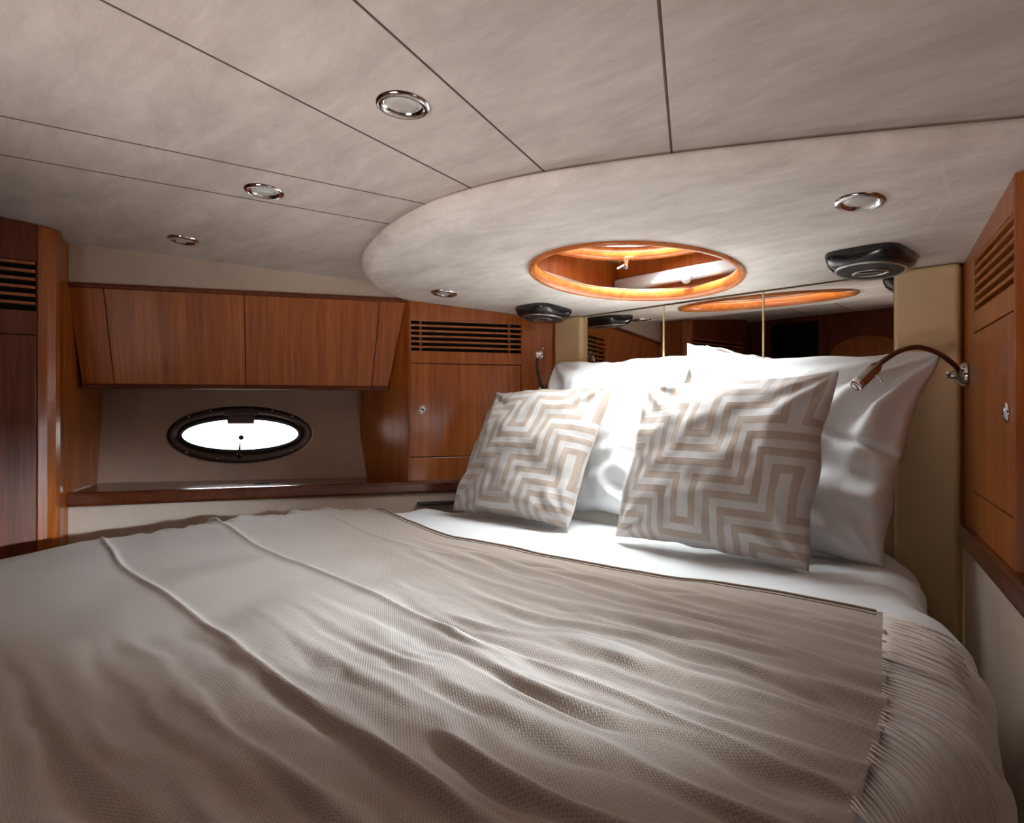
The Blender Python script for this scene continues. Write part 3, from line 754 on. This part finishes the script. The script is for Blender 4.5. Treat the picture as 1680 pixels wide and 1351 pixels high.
def grid_obj(name, P3, nu, nv, mat, parent=None, uv=None, thick=0, mask=None):
    me = bpy.data.meshes.new(name)
    faces = []
    for j in range(nv-1):
        for i in range(nu-1):
            a = j*nu+i
            if mask is not None and not (mask[a] and mask[a+1] and mask[a+nu] and mask[a+nu+1]): continue
            faces.append((a, a+1, a+nu+1, a+nu))
    me.from_pydata([tuple(p) for p in P3], [], faces)
    me.materials.append(M[mat])
    if uv is not None:
        l = me.uv_layers.new(name='UVMap'); co = np.zeros(len(me.loops)*2); vi = np.zeros(len(me.loops), int)
        me.loops.foreach_get('vertex_index', vi); co[0::2] = uv[vi, 0]; co[1::2] = uv[vi, 1]; l.data.foreach_set('uv', co)
    for p in me.polygons: p.use_smooth = True
    o = bpy.data.objects.new(name, me); COL.objects.link(o)
    if parent: o.parent = parent
    if thick:
        s = o.modifiers.new('solid', 'SOLIDIFY'); s.thickness = thick; s.offset = -1
    return o
# mattress on its plinth
bm = bmesh.new(); prism(bm, [tuple(v) for v in INS[1:-1][::3]] + [], .38, ZT-.06)
bed = thing('bed', 'island double bed with upholstered base under the white duvet', 'bed', (0, .9, 0))
keep(obj('mattress', bm, 'cotton', bed, bevel=.04, seg=4))
bm = bmesh.new(); prism(bm, [tuple(Vector((v[0]*.93, v[1]*.95+.03))) for v in INS[1:-1][::3]], 0, .38)
keep(obj('base', bm, 'padding', bed, bevel=.01))

# duvet
nu, nv = 230, 190
gx, gy = np.meshgrid(np.linspace(-1.5, 1.55, nu), np.linspace(-.58, 1.955, nv))
P = np.column_stack([gx.ravel(), gy.ravel()])
B3, BN, sd = wrap(P, ZT-.012, RR, .30)
nz = fbm(P[:, 0], P[:, 1], 2.2, 3.1)*.010 + fbm(P[:, 0]*1.0, P[:, 1]*2.6, 5.0, 7.7)*.0035
side_w = np.clip((sd+.05)/.15, 0, 1)
# soft bulges where it hangs down the side
nz += side_w*(.014*np.sin(P[:, 1]*17+P[:, 0]*4)+.008*np.sin(P[:, 1]*41+1.3)+.012*fbm(P[:, 0], P[:, 1], 6, 11))
# radiating creases near the pillows
cr = np.exp(-((P[:, 1]-1.62)/.22)**2)
nz += cr*(.004*np.sin((P[:, 0]*1.5-P[:, 1])*38+4*fbm(P[:, 0], P[:, 1], 3, 2)) * np.clip((P[:, 0]-.3)*2, .15, 1))
def head_edge(x):
    return np.interp(x, [-1.6, -1.1, -.96, -.6, -.3, 0, .3, .55, .8, 1.6], [1.30, 1.27, 1.235, 1.175, 1.145, 1.175, 1.232, 1.275, 1.315, 1.34])
def right_edge(y):   # in flat cloth x
    return np.interp(y, [-.7, .2, .6, .9, 1.1, 1.32, 1.5], [1.08, 1.06, 1.03, .955, .88, .80, .75])
nz -= .030*np.clip((head_edge(P[:, 0])-.01-P[:, 1])/.05, 0, 1)*np.clip((right_edge(P[:, 1])-.01-P[:, 0])/.05, 0, 1)
D3 = B3 + BN*nz[:, None]
tag(grid_obj('duvet', D3, nu, nv, 'cotton', thick=.006), 'white cotton duvet covering the bed, showing before the pillows and down the right side', 'duvet')

# blanket lies over the duvet, head edge and right edge cut as seen
nu, nv = 420, 400
uu = np.linspace(0, 1, nu); vv = np.linspace(0, 1, nv)
U, V = np.meshgrid(uu, vv)
YY = -.56 + V*(head_edge(0)*0+1.86)
XX = -1.42 + U*0
# blend so that the last column follows the right edge, last row the head edge
yb = -.56
xr = right_edge(yb + V*(1.32-yb))
XX = -1.42 + U*(xr+1.42)
he = head_edge(XX)
YY = yb + V*(he-yb)
x, y = XX.ravel(), YY.ravel()
P = np.column_stack([x, y])
B3, BN, sd = wrap(P, ZT-.006, RR, .27)
nz = fbm(x, y, 2.2, 3.1)*.010
side_w = np.clip((sd+.05)/.15, 0, 1)
nz += side_w*(.010*np.sin(y*17+x*4)+.006*fbm(x, y, 6, 11))*np.where(x > 0, 1, .6)
# pressed fold creases every third of a metre, running athwart
def ridge(c, wid, amp): return amp*np.exp(-(np.abs(c)/wid)**1.3)
wob = fbm(x, y*.3, 2.0, 5.5)
for yc, am in ((.03, .006), (.352, .0075), (.668, .0075), (.99, .004)):
    nz += ridge(y-(yc+.012*wob+.01*np.sin(x*3)), .007, am*.8)
# bundle of soft drag folds on the right half
f1 = fbm(x*.55, y*1.6, 3.0, 21.0); f2 = fbm(x*.8, y*2.0, 6.0, 31.0)
amp = .68*np.clip((x+.05)/.7, 0, 1)**1.1*np.clip((1.18-y)/.25, 0, 1)
ph = (y + .05*f1 - .10*np.clip(x-.2, 0, 2)**2)
nz += amp*(.0095*np.sin(ph*2*PI/.105+2.2*f1) + .0045*np.sin(ph*2*PI/.047+3*f2))*np.clip(.35+.9*(f2+.5), 0, 1.4)
# slack folds close to the head edge
h2 = np.exp(-((he.ravel()-y-.16)/.07)**2)*np.clip((x+.35)/.4, 0, 1)
nz += h2*.0055*np.sin((y+.04*f1)*2*PI/.055+x*1.5)
# hem bands
hd = he.ravel()-y
nz += -.0035*np.exp(-((hd-.014)/.0035)**2) - .006*np.exp(-((hd-.105-.012*np.sin(x*4))/.007)**2)*np.clip((x+.4)*3, 0, 1)*np.clip((.8-x)*4, 0, 1) + .003*np.exp(-((hd-.125-.012*np.sin(x*4))/.01)**2)*np.clip((x+.4)*3, 0, 1)
# puckered hem on the left where it meets the wall
lf = np.clip((-x-.86)/.1, 0, 1)
nz += lf*.011*np.sin(y*50+5*f2+3*f1)*np.clip((y-.3)*3, .2, 1)
nz += .018*np.clip((-x-.45)/.4, 0, 1)*np.exp(-((y-.85)/.4)**2)
nz += .006
K3 = B3 + BN*nz[:, None]
bl = tag(grid_obj('blanket', K3, nu, nv, 'knit', uv=P, thick=.004), 'taupe herringbone knit blanket spread over the foot of the bed', 'blanket')
# woven hem lines along the head edge
bm = bmesh.new()
for rowj, i0, i1, rad in ((398, 60, 418, .0026), (394, 80, 417, .0013)):
    tube(bm, [(q[0], q[1], q[2]+rad*.5) for q in (K3[rowj*nu+i] for i in range(i0, i1, 2))], rad, 6)
obj('hem', bm, 'hem', bl, smooth=True)
# fringe along the right edge
idx = [j*nu+nu-1 for j in range(nv)]
bm = bmesh.new(); rng = random.Random(8)
yy = 1.305; k = 0
while yy > -.25:
    xe = float(right_edge(yy)); L = .085+.05*rng.random() + (.03 if yy < 1.0 else 0)
    aft = .10 + .55*np.clip((1.15-yy)/.5, 0, 1) + rng.uniform(-.12, .12)
    pts2 = []
    w1, w2 = rng.uniform(-.006, .006), rng.uniform(-.012, .012)
    for q in range(8):
        f = q/7; pts2.append((xe-.006+L*f, yy - L*f*aft + w1*math.sin(f*5)+w2*f*f))
    pts2 = np.array(pts2)
    b3, bn, s_ = wrap(pts2, ZT-.006, RR, .27)
    xx, y2 = pts2[:, 0], pts2[:, 1]
    sw = np.clip((s_+.05)/.15, 0, 1)
    nzz = fbm(xx, y2, 2.2, 3.1)*.010 + sw*(.014*np.sin(y2*17+xx*4)+.006*fbm(xx, y2, 6, 11)) + .006 + .001*rng.random()
    p3 = b3+bn*nzz[:, None]
    tube(bm, [tuple(p) for p in p3], ([.0028]*6+[.002, .0012] if yy > 1.08 else [.0012]*6+[.001, .0008]), 5)
    yy -= .0058 if yy > 1.08 else .0105
fo = obj('fringe', bm, 'fringe', bl, smooth=True); fo['kind'] = 'stuff'; fo['label'] = 'cream yarn fringe along the right edge'

# ------------------------------------------------------------------ pillows and cushions
def pillow(name, TL, TR, BR, BL, thick, mats, nose=.02, n=90, seed=1, stripe=False, wr=.006, edge_in=.04, sag=0.0, back=.5, foldf=None, edge_r=None):
    TL, TR, BR, BL = map(Vector, (TL, TR, BR, BL))
    cen = (TL+TR+BR+BL)/4
    nf = ((TR-BL).cross(TL-BR)).normalized()
    if nf.dot(Vector(CAMP)-cen) < 0: nf = -nf
    W_ = ((TR-TL).length+(BR-BL).length)/2; H_ = ((TL-BL).length+(TR-BR).length)/2
    verts = []; st = []
    for sgn in (1, -1):
        for j in range(n+1):
            for i in range(n+1):
                u, v = i/n, j/n; a, b = 2*u-1, 2*v-1
                # pull the mid-edges inwards so that corners stay pointed
                ua = a*(1-(edge_r if a > 0 and edge_r else edge_in)*(1-b*b)*abs(a)**3*1.0); vb = b*(1-edge_in*(1-a*a)*abs(b)**3)
                uu_, vv_ = (ua+1)/2, (vb+1)/2
                p = (BL*(1-uu_)+BR*uu_)*(1-vv_) + (TL*(1-uu_)+TR*uu_)*vv_
                prof = max(0, (1-abs(a)**2.6)*(1-abs(b)**2.6))**.48
                h = thick*(.5 if sgn > 0 else back)*prof*(1+sag*(-b)*.5)
                nn = noise.fractal(Vector((u*3+seed, v*3, seed*2.1)), 1, 2, 3)*wr*1.6 + noise.fractal(Vector((u*9+seed, v*5, seed)), 1, 2, 2)*wr*.6
                # tension folds out of the corners
                fold = 0
                for (cu, cv) in ((-1, -1), (1, -1), (1, 1), (-1, 1)):
                    dx, dy = a-cu, b-cv; r = math.hypot(dx, dy); th = math.atan2(dy*-cv, dx*-cu)
                    fold += math.exp(-((r-.35)/.3)**2)*math.sin(th*11+seed+cu*2+cv)*wr*.7
                rim = min(1, prof*1.6)
                h += (nn+fold)*rim
                if foldf: h += foldf(u, v)*rim
                if abs(abs(a)-1) < 1e-9 or abs(abs(b)-1) < 1e-9: h = 0
                ed = noise.noise(Vector((u*7+seed, v*7, 5)))*.008*(1 if prof < .3 else 0)
                p = p + (BR-BL).normalized()*noise.noise(Vector((u*2.2+seed, v*5, 9)))*.012*abs(a)**4 + (TL-BL).normalized()*noise.noise(Vector((u*5+seed, v*2.2, 3)))*.010*b*b*b*b
                verts.append(p + nf*h*1 if sgn > 0 else p - nf*h); verts[-1] = verts[-1] + Vector((0, 0, ed))
                # staircase maze stripes
                X = (u-.5)*W_*1.0 - (v-.5)*H_*0.02; Y = (v-.5)*H_
                L = .245; x2 = (X+.02+L*10) % (2*L); x2 = L-abs(x2-L)
                Sg = .1155
                x2 = x2 + .02
                best = 1e9
                for m in range(-12, 14):
                    best = min(best, max(x2-Sg*(m+1), Sg*m-Y))
                st.append(best/.0385)
    N1 = (n+1)**2; faces = []; mi = []
    def vid(s, i, j):
        if s == 1 and (i in (0, n) or j in (0, n)): s = 0
        return s*N1+j*(n+1)+i
    for s in (0, 1):
        for j in range(n):
            for i in range(n):
                f = [vid(s, i, j), vid(s, i+1, j), vid(s, i+1, j+1), vid(s, i, j+1)]
                faces.append(f if s == 0 else f[::-1]); mi.append(0 if s == 0 else min(1, len(mats)-1))
    me = bpy.data.meshes.new(name); me.from_pydata([tuple(v) for v in verts], [], faces)
    for m in mats: me.materials.append(M[m])
    me.polygons.foreach_set('material_index', mi)
    for p in me.polygons: p.use_smooth = True
    if stripe:
        at = me.attributes.new('stripe', 'FLOAT', 'POINT'); at.data.foreach_set('value', st)
    me.validate(); me.update()
    bm = bmesh.new(); bm.from_mesh(me); bmesh.ops.delete(bm, geom=[v for v in bm.verts if not v.link_faces], context='VERTS')
    bmesh.ops.recalc_face_normals(bm, faces=bm.faces[:]); bm.to_mesh(me); bm.free()
    o = bpy.data.objects.new(name, me); COL.objects.link(o)
    return o
# back pillows stand against the headboard wall
tag(pillow('pillow', (-.665, 1.905, 1.325), (-.014, 1.905, 1.325), (-.012, 1.70, .785), (-.665, 1.70, .785), .21, ['cotton'], back=.2, seed=2, wr=.018, edge_in=.035, sag=.3, n=120, foldf=lambda u, v: .009*math.sin(v*40-u*8+5*noise.noise(Vector((u*3, v*3, 1))))*max(0, u-.35)*1.6*(1-v)),
    'white pillow standing behind the left patterned cushion', 'pillow', 'white pillows against the headboard')
def drag(u, v):
    q = noise.noise(Vector((u*2, v*2, 4.2)))
    a = math.hypot(1.02-u, 1.02-v); th = math.atan2(1.02-v, 1.02-u)
    h = .019*math.sin(th*17+q*3)*math.exp(-((a-.35)/.25)**2)          # pulled out of the upper right corner
    b = math.hypot(u-.95, v-.1); tb = math.atan2(v-.1, u-.95)
    h += .013*math.sin(v*46+u*9+q*5)*math.exp(-((v-.28)/.22)**2)*max(0, u-.5)*2
    h -= .032*math.exp(-((v-(.50+.28*(1-u)**1.0+.03*q))/.018)**2)*max(0, u-.55)*2.0
    return h
tag(pillow('pillow', (.004, 1.890, 1.305), (.725, 1.865, 1.285), (.645, 1.72, .765), (.004, 1.70, .785), .235, ['cotton'], back=.2, seed=9, wr=.014, edge_in=.035, foldf=drag, edge_r=.085, sag=.35, n=140),
    'white pillow standing behind the right patterned cushion, below the gooseneck lamp', 'pillow', 'white pillows against the headboard')
tag(pillow('pillow', (-.055, 1.93, 1.365), (.25, 1.935, 1.295), (.25, 1.945, .95), (-.04, 1.945, .95), .03, ['cotton'], seed=5, wr=.006, edge_in=.02, n=50),
    'flat white pillow whose corner peeks up before the middle mirror', 'pillow')
tag(pillow('cushion', (-.672, 1.60, 1.205), (-.175, 1.70, 1.225), (-.17, 1.475, .775), (-.70, 1.42, .775), .165, ['cushion', 'cushion_back'], seed=4, n=150, stripe=True, back=.32, wr=.010, edge_in=.045, sag=.3),
    'taupe and ivory maze-patterned cushion, the left one', 'cushion', 'maze-patterned cushions')
tag(pillow('cushion', (.035, 1.60, 1.222), (.590, 1.60, 1.232), (.560, 1.515, .772), (.005, 1.49, .776), .17, ['cushion', 'cushion_back'], seed=7, n=150, stripe=True, back=.32, wr=.010, edge_in=.045, sag=.3),
    'taupe and ivory maze-patterned cushion, the right and nearer one', 'cushion', 'maze-patterned cushions')

# ------------------------------------------------------------------ ceiling fittings
def downlight(x, y, zf, slope, label):
    z = zf(x, y)
    nz_ = Vector((0, slope, 1)).normalized()*-1   # pointing down, square to the panel
    o = thing('ceiling_downlight', label, 'light', (x, y, z), 'round chrome downlights in the suede ceiling')
    bm = bmesh.new(); lathe(bm, (0, 0, 0), nz_, [(.049, -.004), (.049, .002), (.046, .006), (.040, .0075), (.034, .004), (.031, -.002), (.030, -.004)], 48)
    obj('bezel', bm, 'chrome', o, smooth=True)
    bm = bmesh.new(); lathe(bm, (0, 0, 0), nz_, [(.031, -.003), (.027, .002), (.018, .004), (0, .005)], 40)
    obj('lens', bm, 'lens', o, smooth=True)
downlight(.255, .628, ceil_z, .083, 'chrome downlight, the largest and nearest of the row across the ceiling')
downlight(-.384, .618, ceil_z, .083, 'chrome downlight, middle one of the row across the ceiling')
downlight(-1.045, .602, ceil_z, .083, 'chrome downlight nearest the overhead locker, smallest of the ceiling row')
downlight(-.75, 1.415, soff, .092, 'chrome downlight in the dropped panel near the left speaker')
downlight(.71, 1.425, soff, .092, 'chrome downlight in the dropped panel near the right speaker')
def speaker(x, y, label, spin):
    z = soff(x, y); dn = Vector((0, -.092, -1)).normalized()
    o = thing('ceiling_speaker', label, 'speaker', (x, y, z), 'black ceiling speakers')
    ref = (math.cos(spin), math.sin(spin), 0)
    bm = bmesh.new(); lathe(bm, (0, 0, 0), dn, [(.090, -.002), (.092, .004), (.092, .014), (.090, .028), (.085, .036), (.080, .038)], 64, [4.5, 4.5, 4, 3, 2.2, 2], ref=ref)
    obj('housing', bm, 'black', o, smooth=True)
    bm = bmesh.new(); lathe(bm, (0, 0, 0), dn, [(.080, .036), (.083, .040), (.080, .0425), (.076, .040)], 64)
    obj('trim_ring', bm, 'satin', o, smooth=True)
    bm = bmesh.new(); lathe(bm, (0, 0, 0), dn, [(.078, .040), (.06, .042), (.03, .043), (0, .043)], 64); g = obj('grille', bm, 'grille', o, smooth=True)
    bm = bmesh.new()
    lathe(bm, (0, 0, 0), dn, [(.042, .0435), (.044, .046), (.041, .0475), (.038, .044)], 48, sx=1, sy=.72, ref=ref)
    obj('centre_ring', bm, 'satin', g, smooth=True)
    bm = bmesh.new(); lathe(bm, (0, 0, 0), dn, [(.037, .0435), (.03, .046), (0, .047)], 40, sx=1, sy=.72, ref=ref); obj('tweeter', bm, 'black', g, smooth=True)
    u = Vector(ref); v = dn.cross(u); p = u*.0 + dn*.0445
    # small badge towards the cabin
    bm = bmesh.new(); tocam = (Vector(CAMP)-Vector((x, y, z))); tocam.z = 0; tocam.normalize(); sdv = Vector((-tocam.y, tocam.x, 0)); c = -tocam*.058*-1
    c = (-tocam)*.055
    vs = [bm.verts.new(c*1 + sdv*a*.010 + tocam*b*.005 + dn*h) for h in (.041, .0455) for a, b in ((-1, -1), (1, -1), (1, 1), (-1, 1))]
    for f in ((3, 2, 1, 0), (4, 5, 6, 7), (0, 1, 5, 4), (1, 2, 6, 5), (2, 3, 7, 6), (3, 0, 4, 7)): bm.faces.new([vs[i] for i in f])
    obj('badge', bm, 'satin', g)
speaker(-.625, 1.80, 'black ceiling speaker above the left cabinet and pillow', 0)
speaker(.585, 1.80, 'black ceiling speaker above the right pillow near the right cabinet', 0)

# ------------------------------------------------------------------ reading lamps
def lamp(s, path, headlen, label, base_t=.068, z0=1.23, headdir=None, lever=(0, 0, -.03)):
    b = W(base_t, 0, s); base = Vector((b[0], b[1], z0)); inw = Vector((-s*CA, -SA, 0)); aft = Vector((s*SA, -CA, 0))
    o = thing('reading_lamp', label, 'lamp', base)
    bm = bmesh.new(); lathe(bm, (0, 0, 0), inw, [(0, 0), (.031, 0), (.032, .005), (.028, .012), (.018, .022), (.011, .034), (.009, .045), (0, .046)], 32)
    obj('wall_mount', bm, 'chrome', o, smooth=True)
    P3 = [inw*a + aft*f + Vector((0, 0, z)) for a, f, z in path]
    pts = spline(P3, 30)
    bm = bmesh.new(); tube(bm, pts, .0062, 12); obj('gooseneck', bm, 'bronze_arm', o, smooth=True)
    e = pts[-1]; d = (headdir or (pts[-1]-pts[-3])).normalized()
    bm = bmesh.new(); lathe(bm, e-d*.006, d, [(0, 0), (.007, 0), (.0095, .008), (.0135, .016), (.0145, .03), (.0145, headlen-.012), (.0135, headlen-.010)], 28)
    h = obj('lamp_head', bm, 'chrome_dark', o, smooth=True)
    bm = bmesh.new(); lathe(bm, e-d*.006+d*(headlen-.010), d, [(.0145, 0), (.0155, .003), (.0155, .010), (.0125, .012), (.011, .009), (0, .008)], 28)
    obj('lens_ring', bm, 'chrome', h, smooth=True)
    bm = bmesh.new(); q = e+d*.022; l = Vector(lever); tube(bm, [q, q+l], .0018, 8); lathe(bm, q+l, l, [(0, -.003), (.0035, 0), (.0035, .006), (0, .008)], 12)
    obj('switch_lever', bm, 'chrome', h, smooth=True)
    bm = bmesh.new(); q = Vector((0, 0, -.012))+inw*.012; tube(bm, [q, q+inw*.018+aft*.012+Vector((0, 0, -.006))], .0018, 8)
    obj('pivot_pin', bm, 'chrome', o, smooth=True)
M['bronze_arm'] = plain('dark_chrome_arm', (.22, .17, .15), .2, 1)
M['chrome_dark'] = plain('smoked_chrome', (.40, .34, .32), .16, 1)
lamp(1, [(.02, .02, .008), (.034, .040, .024), (.07, .072, .050), (.1156, .114, .0625), (.155, .150, .052), (.1887, .184, .0285), (.2, .195, .018)], .088,
     'chrome gooseneck reading lamp arching over the right pillow', lever=(.02, -.012, -.022))
lamp(-1, [(.02, 0, .005), (.036, .025, .03), (.052, .045, .085), (.068, .05, .125), (.078, .048, .142)], .05,
     'chrome reading lamp bent upwards on the left cabinet side', z0=1.215, headdir=Vector((.75, -.62, .02)), lever=(.012, .008, .026))

# ------------------------------------------------------------------ small things
bm = bmesh.new()
a, b = W(.62, -.02, -1), W(.42, -.02, -1)
prism(bm, [W(.60, -.045, -1), W(.36, -.045, -1), W(.36, -.002, -1), W(.60, -.002, -1)], .765, .775)
tag(obj('tray', bm, 'rubber', bevel=.003), 'thin flat black tray wedged between the duvet and the left wall', 'tray')
c0 = side(-1)[0]
bm = bmesh.new(); p = Vector((*W(1.205, .085, -1), SHZ+.004)); q = Vector((*W(1.15, .075, -1), SHZ+.004))
tube(bm, [p, (p+q)/2+Vector((.002, .004, .002)), q], .0028, 8)
tag(obj('pen', bm, 'rubber', smooth=True), 'thin dark pen lying on the shelf below the left porthole', 'pen')
